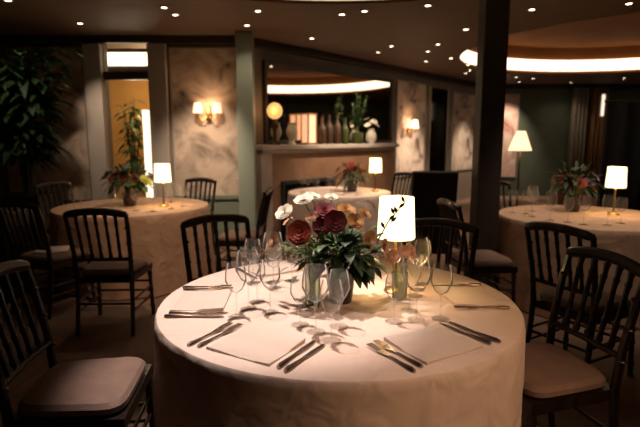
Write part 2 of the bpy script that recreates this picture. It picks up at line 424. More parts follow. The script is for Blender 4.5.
def wall_mural(label, u0, u1, z0, z1, m):
    a, _ = wall_s(u0, 120); c, _ = wall_s(u1, 120)
    return mural(label, c - a, z1 - z0, wpt((a + c) / 2, 0, z0), WANG, m)
wall_mural('pale mural panel lit by a small double sconce beside the long fireplace mirror', 396, 424, .72, 2.46, 'mural_b')
s, z = wall_s(406, 128)
sconce('small double wall sconce on the pale mural beside the fireplace mirror', wpt(s, .02, z), WANG, gap=.13, sc=1.05)
wall_mural('narrow lit mural panel on the slanting wall just before the dark column', 452, 474, .72, 2.40, 'mural_b')
# dark mirror between the two murals
a, _ = wall_s(429, 120); c, _ = wall_s(446, 120)
t = thing('wall_mirror', 'tall dark narrow wall mirror between two lit mural panels', 'mirror', wpt((a + c) / 2, 0, .7), WANG)
MB().box((0, -.012, .87), (c - a, .02, 1.74)).build('mirror_glass', mat('smoked_mirror', (.05, .055, .04), .08, 1.0), t, smooth=False)
f = MB()
for sx in (-1, 1): f.box((sx * ((c - a) / 2 + .02), -.02, .87), (.04, .04, 1.8))
f.build('frame', 'pilaster', t, smooth=False)
# far wall: rose panel
x0, x1 = at_y(497, 120, BY).x, at_y(517, 120, BY).x
mural('rose-toned mural panel on the far wall behind the glowing floor lamp', x1 - x0, 1.95, ((x0 + x1) / 2, BY, .5), 0, 'mural_c')

# ------------------------------------------------------------------ FIREPLACE AND MIRROR
sa, _ = wall_s(262, 147, .28); sb, _ = wall_s(399, 147, .28)
o1, _ = wall_s(285, 185, .24); o2, _ = wall_s(334, 185, .24)
sm = (sa + sb) / 2; Wm = sb - sa
t = thing('fireplace', 'long grey mantelpiece fireplace with brown marble breast and black hearth opening', 'fireplace', wpt(sm), WANG)
oa, ob, oz = o1 - sm, o2 - sm, .80
MB().box((0, -.14, 1.305), (Wm, .30, .065), bevel=.012).box((0, -.12, 1.25), (Wm - .08, .25, .06), bevel=.01).build('mantel_shelf', 'stone', t, smooth=False)
b = MB()
b.box(((-Wm / 2 + .22 + oa) / 2, -.11, .61), (oa + Wm / 2 - .22, .20, 1.22)); b.box(((ob + Wm / 2 - .05) / 2, -.11, .61), (Wm / 2 - .05 - ob, .20, 1.22))
b.box(((oa + ob) / 2, -.11, (oz + 1.22) / 2), (ob - oa, .20, 1.22 - oz)); b.build('chimney_breast', 'brown_stone', t, smooth=False)
MB().box((-Wm / 2 + .12, -.12, .61), (.20, .24, 1.22), bevel=.01).build('pilaster', 'stone', t, smooth=False)
MB().box(((oa + ob) / 2, -.03, oz / 2), (ob - oa, .04, oz)).build('firebox', 'soot', t, smooth=False)
b = MB(); b.box(((oa + ob) / 2, -.225, oz + .02), (ob - oa + .1, .03, .05)); b.box((oa - .02, -.225, oz / 2), (.05, .03, oz)); b.box((ob + .02, -.225, oz / 2), (.05, .03, oz)); b.build('opening_trim', 'soot', t, smooth=False)
m0, _ = wall_s(264, 100); m1, _ = wall_s(390, 100)
t = thing('overmantel_mirror', 'wide dark-framed mirror above the fireplace reflecting the ceiling light', 'mirror', wpt((m0 + m1) / 2, 0, 1.375), WANG)
mw = m1 - m0
MB().box((0, -.015, .53), (mw, .02, 1.06)).build('mirror_glass', 'mirror', t, smooth=False)
f = MB()
for sx in (-1, 1): f.box((sx * mw / 2, -.025, .53), (.05, .05, 1.10))
for z in (0, 1.06): f.box((0, -.025, z), (mw, .05, .05))
f.build('frame', 'dark_trim', t, smooth=False)

# mantel ornaments
def on_mantel(u, out=.15):
    s, _ = wall_s(u, 140, out); return wpt(s, out, 1.3375)
p = on_mantel(275, .17)
t = thing('mantel_lamp', 'amber globe lamp glowing on the near end of the mantel', 'lamp', p)
MB().lathe([(0, 0), (.07, 0), (.06, .03), (.02, .05), (.025, .18), (.05, .25), (.02, .36), (0, .36)], n=16).build('base', 'vase', t)
MB().ball((0, 0, .45), .105, (1, 1, 1.05), 16, 10).build('lamp_globe', 'amber', t)
light('amber_glow', 'POINT', (0, -.13, .45), 1.2, (1, .5, .18), parent=t, size=.08)
p = on_mantel(292, .18)
tag(MB().lathe([(0, 0), (.055, 0), (.05, .02), (.03, .05), (.075, .14), (.08, .20), (.05, .27), (.06, .30), (.045, .30), (0, .26)], n=18).build('vase', 'cream', loc=p), 'pale grey ceramic vase on the mantel between amber lamp and pink lantern', 'vase')
p = on_mantel(309, .14)
t = thing('lantern', 'pink glowing square paper lantern standing on the mantel', 'lantern', p, WANG)
MB().box((0, 0, .225), (.17, .12, .40)).build('lamp_shade', 'pink_lit', t, smooth=False)
f = MB()
for sx in (-1, 1):
    for sy in (-1, 1): f.box((sx * .09, sy * .065, .225), (.016, .016, .45))
f.box((0, 0, .01), (.20, .15, .02)); f.box((0, 0, .44), (.20, .15, .02)); f.build('frame', 'brass', t, smooth=False)
prof = [(0, 0), (.055, 0), (.06, .02), (.06, .20), (.05, .25), (.02, .31), (.02, .40), (.026, .41), (0, .41)]
for k, (u, lab, mt, hs) in enumerate(((322, 'bronze bottle on the mantel next to the pink lantern', 'bronze', 1.0), (329, 'second bronze bottle on the mantel counting from the pink lantern', 'bronze', 1.08), (337, 'third and tallest bronze bottle on the mantel beside the olive bottle', 'bronze', 1.15), (345, 'olive glass bottle on the mantel before the green branches', 'green_glass', 1.0))):
    tag(MB().lathe([(r, z * hs) for r, z in prof], n=14).build('bottle', mt, loc=on_mantel(u, .16)), lab, 'bottle', 'bottles on the mantel')
p = on_mantel(357, .19)
t = thing('potted_plant', 'bushy green branches in an olive pot on the mantel', 'plant', p)
MB().lathe([(0, 0), (.08, 0), (.10, .08), (.09, .18), (.075, .18), (0, .16)], n=16).build('planter', 'green_glass', t)
f = MB(); s_ = MB()
for k in range(16):
    a = k * 2.4; L = .25 + .4 * random.random(); tip = Vector((.24 * cos(a) * random.random(), .05 * sin(a) - .03, .18 + L)); s_.tube([(0, 0, .15), tip * .5 + Vector((0, 0, .08)), tip], .004, 5)
    for q in range(9):
        c = Vector((0, 0, .16)).lerp(tip, .3 + .7 * random.random()); aa = random.random() * 6.28
        f.leaf(c, (cos(aa), sin(aa) * .4 - .2, .5), (0, 0, 1), .10, .055, .3)
s_.build('stem', 'stem', t); f.build('foliage', 'leaf', t, norm=False)
p = on_mantel(371, .19)
t = thing('vase', 'white vase with pale blossoms at the far end of the mantel', 'vase', p)
MB().lathe([(0, 0), (.06, 0), (.09, .08), (.085, .16), (.05, .22), (.06, .25), (.045, .25), (0, .2)], n=16).build('body', 'cream', t)
for k in range(5):
    MB().bloom((.08 * cos(k * 1.3), .06 * sin(k * 1.3), .30 + .05 * (k % 3)), .06, (.6 * cos(k * 1.3), .6 * sin(k * 1.3) - .3, 1), 2, 6).build('flower', 'white_petal', t, norm=False)

# ------------------------------------------------------------------ CHAIRS
def make_chair():
    t = thing('dining_chair', '', 'chair')
    # local: seat faces +y, back at -y
    fw, bw, y0, y1 = .225, .195, -.205, .205
    f = MB(); f.prism([(-bw, y0), (bw, y0), (fw, y1), (-fw, y1)], .385, .432); f.build('seat_frame', 'wood', t, smooth=False)
    c = MB()
    rings = []
    for (k, z) in ((.93, .432), (1.0, .445), (1.0, .465), (.93, .482), (.6, .490), (0.15, .492)):
        ring = []
        N = 28
        for i in range(N):
            a = 2 * PI * i / N; sx = math.copysign(abs(cos(a)) ** .35, cos(a)); sy = math.copysign(abs(sin(a)) ** .35, sin(a))
            yy = sy * .198; ww = bw + (fw - bw) * (yy + .205) / .41
            ring.append(c.bm.verts.new((sx * ww * k * .98, yy * k, z)))
        rings.append(ring)
    for A, B in zip(rings, rings[1:]):
        for i in range(N): c.bm.faces.new((A[i], A[(i + 1) % N], B[(i + 1) % N], B[i]))
    c.bm.faces.new(rings[-1]); c.bm.faces.new(rings[0][::-1]); c.build('seat_cushion', 'cushion', t)
    def turned(p0, p1, r, knots, n=8):
        p0, p1 = Vector(p0), Vector(p1); pts = []; rad = []
        m = 26
        for i in range(m + 1):
            q = i / m; rr = r * (1 - .12 * sin(PI * q))
            for kn in knots:
                rr += r * .38 * math.exp(-((q - kn) / .022) ** 2)
            pts.append(p0.lerp(p1, q)); rad.append(rr)
        return pts, rad
    for s in (-1, 1):
        pts, rad = turned((s * (fw - .02), y1 - .02, .40), (s * (fw - .01), y1 - .005, 0), .017, (.12, .45, .8)); MB().tube(pts, rad, 8).build('leg', 'wood', t)
    for s in (-1, 1):
        b = MB(); path = [(s * (bw + .005), y0 - .055, 0), (s * (bw), y0 - .012, .22), (s * bw, y0 + .005, .43), (s * (bw + .004), y0 - .012, .60), (s * (bw + .012), y0 - .055, .80), (s * (bw + .014), y0 - .085, .905)]
        b.tube(path, [.014, .017, .019, .017, .0165, .016], 8)
        for z, y in ((.55, y0 - .005), (.68, y0 - .028), (.8, y0 - .055)): b.ball((s * (bw + .006), y, z), .022, (1, 1, .55), 8, 6)
        b.build('leg', 'wood', t)
    # top rail, gently bowed up
    b = MB(); pts = []; rad = []
    for i in range(13):
        q = -1 + i / 6; pts.append((q * (bw + .016), y0 - .082 - .02 * (1 - q * q), .900 + .026 * (1 - q * q))); rad.append(.0265 if abs(q) < .95 else .021)
    b.tube(pts, rad, 8).build('top_rail', 'wood', t)
    MB().tube([(-bw, y0 - .008, .565), (0, y0 - .02, .565), (bw, y0 - .008, .565)], .014, 8).build('lower_rail', 'wood', t)
    for i in range(5):
        x = (-1 + (i + 1) / 3) * bw
        q = x / bw
        p0 = Vector((x, y0 - .008 - .012 * (1 - q * q), .565)); p1 = Vector((x * 1.05, y0 - .082 - .02 * (1 - q * q), .905))
        pts, rad = turned(p0, p1,   .0122, (.08, .3, .55, .8, .95), 6)
        MB().tube(pts, rad, 7).build('spindle', 'wood', t)
    for s in (-1, 1):
        for z in (.17, .25):
            MB().tube([(s * (fw - .015), y1 - .014, z), (s * bw, y0 - .012, z)], .009, 6).build('stretcher', 'wood', t)
    for z, yy, w in ((.21, y1 - .014, fw - .015), (.29, y1 - .017, fw - .015), (.23, y0 - .01, bw)):
        MB().tube([(-w, yy, z), (w, yy, z)], .009, 6).build('stretcher', 'wood', t)
    return t
chair0 = make_chair()
first = [True]; CH = []
def face(x, y, tx, ty): return math.atan2(ty - y, tx - x) - PI / 2
def chair(label, x, y, ang, group=None):
    """ang: direction the sitter looks, degrees from +x"""
    CH.append((x, y, R(ang)))
    if first[0]:
        first[0] = False; c = chair0; c['label'] = label; c.location = (x, y, 0); c.rotation_euler = (0, 0, R(ang) - PI / 2); c['group'] = group or 'spindle-back dining chairs'
    else:
        c = dup(chair0, label, (x, y, 0), R(ang) - PI / 2, group or 'spindle-back dining chairs')
    return c
TA = Vector((.075, 2.07, 0)); TB = Vector((-1.90, 5.05, 0)); TC = Vector((.25, 6.42, 0)); TD = Vector((2.37, 4.38, 0))
chair('dark spindle-back chair with ivory seat at the front table, cut by the left photo edge', -.93, 1.87, 6)
chair('dark spindle-back chair with ivory seat at the right end of the front table', 0.945, 2.03, 194)
chair('dark chair seen from behind, drawn up to the tan table before the doorway', -1.575, 3.74, 92)
chair('dark chair at the far side of the front table, behind the clustered wine glasses', -.515, 2.88, 300)
chair('dark chair seen from behind facing the right rear table with its lamp', 1.61, 2.96, 30)
chair('dark chair at the far side of the front table, behind its shaded lamp', .57, 2.73, 236)
chair('dark chair turned sideways in front of the dark brown column', 1.31, 4.00, 8)
chair('dark chair beside the black planter with its pale seat catching light', -2.26, 4.14, 70)
chair('small dark chair at the far left of the tan table, before the brown mural', -2.76, 5.50, 332)
chair('small dark chair between the tan table and the wide beige mural', -1.56, 5.86, 250)
chair('dark chair standing before the sage column, side-on to the tan table', -.80, 4.98, 176)
chair('far dark chair behind the fireplace table, beside the small distant lamp', .98, 6.98, 215)
chair('dark chair at the far side of the right rear table, below the floor lamp', 2.05, 5.42, 285)

# ------------------------------------------------------------------ TABLES
def cloth_table(label, c, r, m, h=.75, seedv=0, n=160, tops=None):
    t = thing('dining_table', label, 'table', (c[0], c[1], 0), 0, 'round dining tables under floor-length cloths')
    near = [q for q in CH if (q[0] - c[0]) ** 2 + (q[1] - c[1]) ** 2 < 1.3 ** 2]
    rnd = random.Random(seedv); ph = [rnd.random() * 6.28 for _ in range(6)]
    prof = [(0, h), (r * .3, h), (r * .6, h), (r * .85, h), (r - .02, h), (r - .006, h - .002), (r, h - .010), (r + .004, h - .04), (r + .007, h - .10), (r + .009, h - .16), (r + .011, h - .21), (r + .013, h - .27), (r + .018, h - .42), (r + .023, h - .58), (r + .028, .012)]
    def fn(rr, z, a):
        k = max(0, (h - .02 - z) / h)
        w = sin(a * 17 + ph[0]) * .5 + sin(a * 29 + ph[1]) * .3 + sin(a * 11 + ph[2]) * .4
        rr = rr + k * .022 * w + k * .006
        if k <= 0: return rr
        pull = min(1.0, max(0.0, (.66 - z) / .14))
        for (x, y, d) in near:                       # linen pushed in by the seats tucked under the edge
            vx, vy = cos(a), sin(a); ox, oy = c[0] - x, c[1] - y
            fx, fy = cos(d), sin(d)
            lo_, hi_ = 0.0, 9.0
            for (ax, ay, h0, h1) in ((fx, fy, -.30, .245), (-fy, fx, -.262, .262)):
                p0 = ox * ax + oy * ay; dv = vx * ax + vy * ay
                if abs(dv) < 1e-6:
                    if p0 < h0 or p0 > h1: hi_ = -1
                    continue
                t0, t1 = sorted(((h0 - p0) / dv, (h1 - p0) / dv)); lo_ = max(lo_, t0); hi_ = min(hi_, t1)
            if hi_ > lo_ and 0.1 < lo_ < rr: rr = rr * (1 - pull) + (lo_ - .004) * pull
        return rr
    b = MB(); b.lathe(prof, (0, 0, 0), n=n, fn=fn); b.build('tablecloth', m, t)
    b = MB(); b.lathe([(0, h - .035), (r - .03, h - .035), (r - .03, h - .008), (0, h - .008)], n=40); b.build('tabletop', 'wood', t)
    MB().lathe([(0, 0), (.28, 0), (.28, .03), (.05, .06), (.04, .4), (.05, h - .04), (0, h - .04)], n=20).build('pedestal', 'wood', t)
    return t
cloth_table('large round dining table in cream floor-length cloth, laid with silver and bouquet', TA, .745, 'cloth', seedv=1)
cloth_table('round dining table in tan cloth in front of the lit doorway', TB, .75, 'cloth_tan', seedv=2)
cloth_table('round dining table in pale cloth in front of the fireplace', TC, .66, 'cloth', seedv=3, n=100)
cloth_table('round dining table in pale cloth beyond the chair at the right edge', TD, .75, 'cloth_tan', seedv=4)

# ------------------------------------------------------------------ TABLE LAMPS
def make_lamp(label, loc):
    t = thing('table_lamp', label, 'lamp', loc, 0, 'small shaded table lamps')
    MB().lathe([(0, 0), (.050, 0), (.050, .010), (.042, .016), (.012, .024), (.008, .04), (.008, .23), (.012, .235), (0, .24)], n=18).build('base', 'brass', t)
    MB().lathe([(.082, .245), (.0835, .25), (.075, .425), (.0735, .425)], n=28).build('lamp_shade', 'shade', t)
    return t
lamp0 = make_lamp('glowing cream shaded lamp on the front table beside the bouquet', (.335, 2.17, .75))
light('lamp_glow', 'POINT', (0, 0, .30), 1.7, (1, .66, .32), parent=lamp0, size=.03)
lamp_spots = [('glowing cream lamp on the tan table in front of the doorway', at_y(162.5, 174, 5.0), 5.0),
              ('small distant cream lamp on the table before the fireplace', at_y(375.5, 171, 6.42), 6.42),
              ('glowing cream lamp on the rear table near the black curtain', at_y(616, 183, 4.45), 4.45)]
for lab, p, Y in lamp_spots:
    dup(lamp0, lab, (p.x, Y, .75))

# ------------------------------------------------------------------ FLOWERS
def arrangement(name, label, loc, vase_m, vr, vh, blooms, leaves, seedv=0, cat='flowers'):
    rnd = random.Random(seedv)
    t = thing(name, label, cat, loc)
    MB().lathe([(0, 0), (vr * .8, 0), (vr * .85, .01), (vr, vh * .5), (vr * 1.05, vh), (vr * .9, vh), (vr * .85, vh * .5), (0, vh * .45)], n=20).build('vase', vase_m, t)
    top = Vector((0, 0, vh * .8)); s = MB()
    for (p, r, m, d) in blooms:
        p = Vector(p); s.tube([top, top.lerp(p, .5) + Vector((0, 0, .02)), p - Vector(d).normalized() * r * .2], .003, 5)
        MB().bloom(p, r, d, 4, 7).build('flower', m, t, norm=False)
    s.build('stem', 'stem', t)
    for (m, n, c, sp, L, W, droop) in leaves:
        f = MB(); c = Vector(c)
        for i in range(n):
            a = rnd.random() * 2 * PI; e = rnd.uniform(-.7, 1.2); d = Vector((cos(a) * cos(e), sin(a) * cos(e), sin(e)))
            q = c + Vector((d.x * sp[0], d.y * sp[1], d.z * sp[2])) * rnd.random() ** .5
            f.leaf(q, d + Vector((0, 0, .15)), (0, 0, 1), L * rnd.uniform(.6, 1.2), W * rnd.uniform(.6, 1.2), droop * rnd.uniform(.5, 1.5))
        f.build('foliage', m, t, norm=False)
    return t
VL = Vector((.088, 2.03, .75))
def rel(u, v, Y): return at_y(u, v, Y) - VL
bl = [(rel(285, 213, 1.98), .038, 'white_petal', (-.5, -.6, .8)), (rel(304, 201, 2.05), .040, 'white_petal', (-.2, -.4, 1)), (rel(312, 197, 2.1), .032, 'white_petal', (.2, -.3, 1)), (rel(331, 198, 2.12), .028, 'white_petal', (.1, -.4, 1)),
      (rel(300, 233, 1.92), .048, 'red_petal', (-.3, -1, .3)), (rel(325, 212, 2.02), .045, 'wine_petal', (0, -.6, .8)), (rel(335, 222, 1.96), .045, 'wine_petal', (.1, -1, .3)), (rel(322, 226, 1.98), .038, 'wine_petal', (-.1, -1, .3)),
      (rel(346, 211, 2.04), .038, 'ochre_petal', (.2, -.5, .9)), (rel(355, 222, 2.0), .036, 'ochre_petal', (.4, -.7, .6)), (rel(364, 214, 2.1), .03, 'ochre_petal', (.5, -.4, .8)),
      (rel(275, 240, 2.02), .032, 'blush_petal', (-.8, -.5, .3)), (rel(289, 222, 2.1), .026, 'blush_petal', (-.6, -.2, .8)), (rel(369, 240, 1.96), .036, 'blush_petal', (.6, -.8, .2)), (rel(384, 246, 2.0), .030, 'blush_petal', (.8, -.5, .2)), (rel(312, 217, 2.0), .026, 'blush_petal', (-.2, -.8, .6))]
fa = arrangement('flower_arrangement', 'bouquet of white, brick-red and wine-red blooms in a dark vase on the front table', VL, 'vase', .055, .13, bl,
            [('leaf_dark', 150, (.02, -.02, .20), (.13, .11, .085), .075, .05, .5), ('leaf', 100, (-.02, .0, .23), (.18, .13, .11), .055, .034, .4), ('leaf_pale', 70, (-.09, -.02, .19), (.17, .12, .12), .05, .025, .4)], 5)
for side in (0,):                                   # drooping dark leaves at the front, and the thin twig across the lampshade
    f = MB()
    for k in range(13):
        a = random.choice((-1, 1)) * random.uniform(.15, 1.2) - PI / 2
        f.leaf((.07 * cos(a) + .01, .08 * sin(a), .16 + .06 * random.random()), (cos(a), sin(a), .1), (0, 0, 1), .085, .055, .9)
    f.build('drooping_leaf', 'leaf_dark', fa, norm=False)
    tw = MB(); q = [rel(376, 244, 2.0), rel(388, 222, 2.0), rel(398, 210, 2.02), rel(407, 199, 2.05)]; tw.tube(q, [.003, .0025, .002, .0015], 5)
    for i, (u, v) in enumerate(((384, 228), (389, 220), (394, 214), (399, 208), (404, 202), (391, 222), (397, 213))):
        pp = rel(u, v, 2.0); tw.leaf(pp, (.6 if i % 2 else -.3, -.2, .7), (0, -1, 0), .035, .014, .1)
    tw.build('twig', 'twig', fa, norm=False)
# slim glass vase with green stems
p = Vector((-.03, 1.97, .75))
t = thing('bud_vase', 'slim clear glass vase of green stems in front of the bouquet', 'vase', p)
MB().lathe([(0, .002), (.030, .002), (.032, .012), (.032, .20), (.0305, .20), (.030, .014), (0, .012)], n=20).build('glass_body', 'vase_glass', t)
s = MB()
for k in range(9):
    a = k * .7; s.tube([(.015 * cos(a), .015 * sin(a), .015), (.02 * cos(a + 2), .02 * sin(a + 2), .16), (.04 * cos(a), .04 * sin(a), .27)], .0035, 5)
s.build('stem', 'stem', t)
f = MB()
for k in range(30):
    a = k * 2.4; f.leaf((.03 * cos(a), .03 * sin(a), .20 + .08 * random.random()), (cos(a), sin(a), .5), (0, 0, 1), .06, .025, .4)
f.build('foliage', 'leaf', t, norm=False)
# blush flowers below the lamp shade in a small glass
p = Vector((.342, 2.085, .75))
t = thing('posy_glass', 'small glass of blush and ochre flowers standing below the front lamp shade', 'flowers', p)
MB().lathe([(0, .002), (.032, .002), (.036, .11), (.0345, .11), (.030, .006), (0, .006)], n=18).build('glass_body', 'vase_glass', t)
s = MB()
for k in range(7): s.tube([(.012 * cos(k), .012 * sin(k), .01), (.035 * cos(k), .035 * sin(k), .17)], .003, 5)
s.build('stem', 'stem', t)
for k in range(8):
    a = k * 2.4; rr = .02 + .012 * (k % 4)
    MB().bloom((rr * cos(a) * 1.4, rr * sin(a), .17 + .02 * (k % 3)), .027, (cos(a), sin(a) - .4, .6), 3, 6).build('flower', 'blush_petal' if k % 3 else 'ochre_petal', t, norm=False)

def ring_blooms(n, r, h, mats, br, seedv):
    rnd = random.Random(seedv); out = []
    for k in range(n):
        a = k * 2.4 + rnd.random(); rr = r * (.3 + .7 * rnd.random()); z = h * (.65 + .35 * rnd.random()) - .25 * rr
        out.append(((rr * cos(a), rr * sin(a), z), br * rnd.uniform(.8, 1.2), mats[k % len(mats)], (cos(a) * rr / r, sin(a) * rr / r - .2, .8)))
    return out
p = at_y(130, 200, 5.05)
arrangement('flower_arrangement', 'dark mixed bouquet with yellow and slate-blue blooms beside the lamp on the tan table', (p.x, 5.05, .75), 'vase', .07, .14,
            ring_blooms(16, .24, .40, ['yellow_petal', 'blue_petal', 'wine_petal', 'lilac_petal', 'leaf_pale'], .05, 2), [('leaf_dark', 120, (0, 0, .27), (.20, .2, .12), .11, .05, .4), ('leaf', 40, (0, 0, .28), (.2, .2, .12), .10, .04, .5)], 6)
p = at_y(352, 190, 6.40)
arrangement('flower_arrangement', 'dark red bouquet on the table before the fireplace', (p.x, 6.40, .75), 'vase', .07, .14,
            ring_blooms(12, .18, .36, ['wine_petal', 'red_petal', 'ochre_petal'], .05, 5), [('leaf_dark', 80, (0, 0, .22), (.18, .16, .12), .12, .05, .5)], 7)
p = at_y(579, 205, 4.55)
arrangement('flower_arrangement', 'dark red and rose bouquet on the right rear table beside its lamp', (p.x, 4.66, .75), 'vase', .07, .14,
            ring_blooms(12, .2, .38, ['wine_petal', 'wine_petal', 'lilac_petal', 'red_petal'], .05, 8), [('leaf_dark', 110, (0, 0, .28), (.19, .17, .13), .11, .05, .4)], 9)

# ------------------------------------------------------------------ GLASSES
def make_glass(h=.20, bowl=.040):
    t = thing('wine_glass', '', 'glass')
    MB().lathe([(0, h * .455), (.007, h * .46), (bowl * .6, h * .52), (bowl, h * .68), (bowl * .95, h * .85), (bowl * .78, h)], n=20).build('bowl', 'glass', t)
    MB().lathe([(.007, .008), (.0035, .02), (.0035, h * .40), (.007, h * .46)], n=10).build('stem', 'glass', t)
    MB().lathe([(0, 0), (.034, 0), (.034, .002), (.010, .005), (.007, .009), (0, .009)], n=20).build('foot', 'glass_foot', t)
    return t
big = make_glass(.24, .050); mid_g = make_glass(.21, .041); tum = make_glass(.18, .036)
used_glass = {}
def glass(proto, label, x, y, z=.75, group='stemmed wine glasses'):
    if proto.name not in used_glass:
        used_glass[proto.name] = 1; proto['label'] = label; proto.location = (x, y, z); proto['group'] = group; return proto
    return dup(proto, label, (x, y, z), random.random() * 6, group)

# ------------------------------------------------------------------ CUTLERY AND NAPKINS
def make_knife():
    t = thing('table_knife', '', 'knife')
    b = MB(); b.prism([(-.008, 0), (.006, 0), (.009, .05), (.009, .10), (.003, .125), (-.006, .115), (-.009, .05)], .0035, .0055); b.build('blade', 'silver', t, smooth=False)
    MB().tube([(0, 0, .005), (0, -.04, .006), (0, -.09, .0065), (0, -.105, .006)], [.0045, .006, .0085, .006], 8).build('handle', 'silver', t)
    return t
def make_fork():
    t = thing('table_fork', '', 'fork')
    b = MB(); b.prism([(-.003, 0), (.003, 0), (.011, .045), (.012, .06), (-.012, .06), (-.011, .045)], .005, .008)
    for x in (-.0095, -.0032, .0032, .0095): b.box((x, .085, .009), (.0032, .052, .0025))
    b.build('tines', 'silver', t, smooth=False)
    MB().tube([(0, .002, .0065), (0, -.05, .006), (0, -.095, .005), (0, -.11, .005)], [.0035, .004, .008, .006], 8).build('handle', 'silver', t)
    return t
def make_napkin():
    w, d = .125, .105
    b = MB(); N = 10; rows = []
    for i in range(N + 1):
        row = []
        for j in range(N + 1):
            x = -1 + 2 * i / N; y = -1 + 2 * j / N
            z = .012 + .004 * sin(3 * x + 1) * cos(2.4 * y) + (.006 if y > .15 else 0) - .006 * max(abs(x), abs(y)) ** 6
            row.append(b.bm.verts.new((x * w, y * d, z)))
        rows.append(row)
    for i in range(N):
        for j in range(N): b.bm.faces.new((rows[i][j], rows[i + 1][j], rows[i + 1][j + 1], rows[i][j + 1]))
    ext = bmesh.ops.extrude_face_region(b.bm, geom=list(b.bm.faces))
    for v in ext['geom']:
        if isinstance(v, bmesh.types.BMVert): v.co.z = .001
    return tag(b.build('napkin', 'napkin'), '', 'napkin')
kn0, fk0, nk0 = make_knife(), make_fork(), make_napkin()
def place(proto, label, loc, rz, group):
    if proto.name not in used_glass:
        used_glass[proto.name] = 1; proto['label'] = label; proto.location = loc; proto.rotation_euler = (0, 0, rz); proto['group'] = group; return proto
    return dup(proto, label, loc, rz, group)
WHERE = {240: 'at the near left front-table place', 302: 'at the near right front-table place', 2: 'at the front-table place facing the right chair',
         62: 'behind the shaded front-table lamp', 124: 'at the far left front-table place', 184: 'at the front-table place facing the left chair'}
for ang, wh in WHERE.items():
    a = R(ang); inw = Vector((-cos(a), -sin(a), 0)); rt = Vector((inw.y, -inw.x, 0)); rz = math.atan2(inw.y, inw.x) - PI / 2
    base = TA + Vector((cos(a), sin(a), 0)) * .57; base.z = .7505
    if ang not in (62,): place(nk0, 'folded cream linen napkin lying ' + wh, base, rz + random.uniform(-.08, .08), 'folded napkins on the front table')
    if ang != 62:
        place(kn0, 'inner silver table knife right of the napkin ' + wh, base + rt * .155 + inw * .0, rz + random.uniform(-.05, .05), 'table knives')
        if ang in (240, 184, 302): place(kn0, 'outer silver table knife ' + wh, base + rt * .192 - inw * .01, rz + random.uniform(-.05, .05), 'table knives')
        place(fk0, 'inner silver table fork left of the napkin ' + wh, base - rt * .155, rz + random.uniform(-.05, .05), 'table forks')
        if ang in (240, 184, 302, 124): place(fk0, 'outer silver table fork ' + wh, base - rt * .192 - inw * .01, rz + random.uniform(-.05, .05), 'table forks')
    g0 = TA + Vector((cos(a), sin(a), 0)) * .37 + rt * .11
    glass(big, 'large wine glass ' + wh, g0.x, g0.y)
    g1 = g0 + rt * .085 - inw * .04; glass(mid_g, 'medium wine glass ' + wh, g1.x, g1.y)
    g3 = g0 + rt * (.045 if ang not in (2, 62) else .10) + inw * .088; glass(mid_g, 'inner wine glass close by the bouquet ' + wh, g3.x, g3.y)
    g2 = g0 - rt * .085 + inw * .03; glass(tum, 'small water goblet ' + wh, g2.x, g2.y)

def small_glasses(c, spots, where):
    for k, (dx, dy) in enumerate(spots):
        glass(mid_g if k % 2 else big, 'wine glass standing on the ' + where, c.x + dx, c.y + dy, .75, 'wine glasses on the ' + where)
small_glasses(TB, [(.05, -.45), (.16, -.36), (.45, -.22), (.52, -.05), (-.30, -.48), (-.42, -.36), (.34, -.40), (.30, .30)], 'tan table before the doorway')
small_glasses(TC, [(-.40, -.25), (-.30, -.30), (-.12, -.40), (.02, -.45), (.20, -.42), (-.48, -.05)], 'table before the fireplace')
small_glasses(TD, [(-.45, -.25), (-.35, -.35), (-.52, -.05), (-.50, .12), (-.38, .28), (-.60, .18), (-.1, -.48), (.05, -.40), (-.28, -.46)], 'right rear table')

# ------------------------------------------------------------------ OTHER FURNITURE
def armchair(label, loc, rz, m, h, w=.52):
    t = thing('armchair', label, 'armchair', loc, rz)
    MB().box((0, .02, .33), (w, .50, .24), bevel=.03).build('seat', m, t)
    rot = Matrix.Rotation(R(8), 4, 'X')
    MB().box((0, -.25, (h + .35) / 2), (w, .10, h - .35), bevel=.03, rot=rot).build('backrest', m, t)
    for s in (-1, 1): MB().box((s * (w / 2 + .02), .0, .46), (.07, .48, .30), bevel=.025).build('armrest', m, t)
    for sx in (-1, 1):
        for sy in (-1, 1): MB().tube([(sx * (w / 2 - .05), .02 + sy * .2, .22), (sx * (w / 2 - .04), .02 + sy * .22, 0)], [.02, .014], 8).build('leg', 'wood', t)
    return t
p = at_y(432, 200, 5.2)
armchair('black upholstered high-backed armchair between the front lamp and the dark column', (p.x, 5.40, 0), R(0), 'black', 1.10, .47)
p = at_y(561, 190, 6.3)
armchair('brown leather armchair beyond the right rear table', (p.x, 6.5, 0), R(10), 'leather', .98, .42)
# floor lamp
p = at_y(520.5, 142, 7.0)
t = thing('floor_lamp', 'tall floor lamp with glowing cream shade beyond the dark column', 'lamp', (p.x, 7.0, 0))
MB().lathe([(0, 0), (.15, 0), (.15, .02), (.03, .035), (0, .035)], n=20).build('base', 'dark_trim', t)
MB().lathe([(.013, .03), (.013, 1.30), (0, 1.30)], n=10).build('pole', 'dark_trim', t)
z0, z1 = at_y(520, 150.5, 7.0).z, at_y(520, 131, 7.0).z
MB().lathe([(.155, z0), (.06, z1), (.055, z1)], n=24).build('lamp_shade', mat('lit_floor_lamp_shade', (.85, .7, .5), .8, emit=(1, .68, .38), estr=1.0), t)
light('floor_lamp_glow', 'POINT', (0, 0, z0 - .02), 5, (1, .62, .32), parent=t, size=.06)
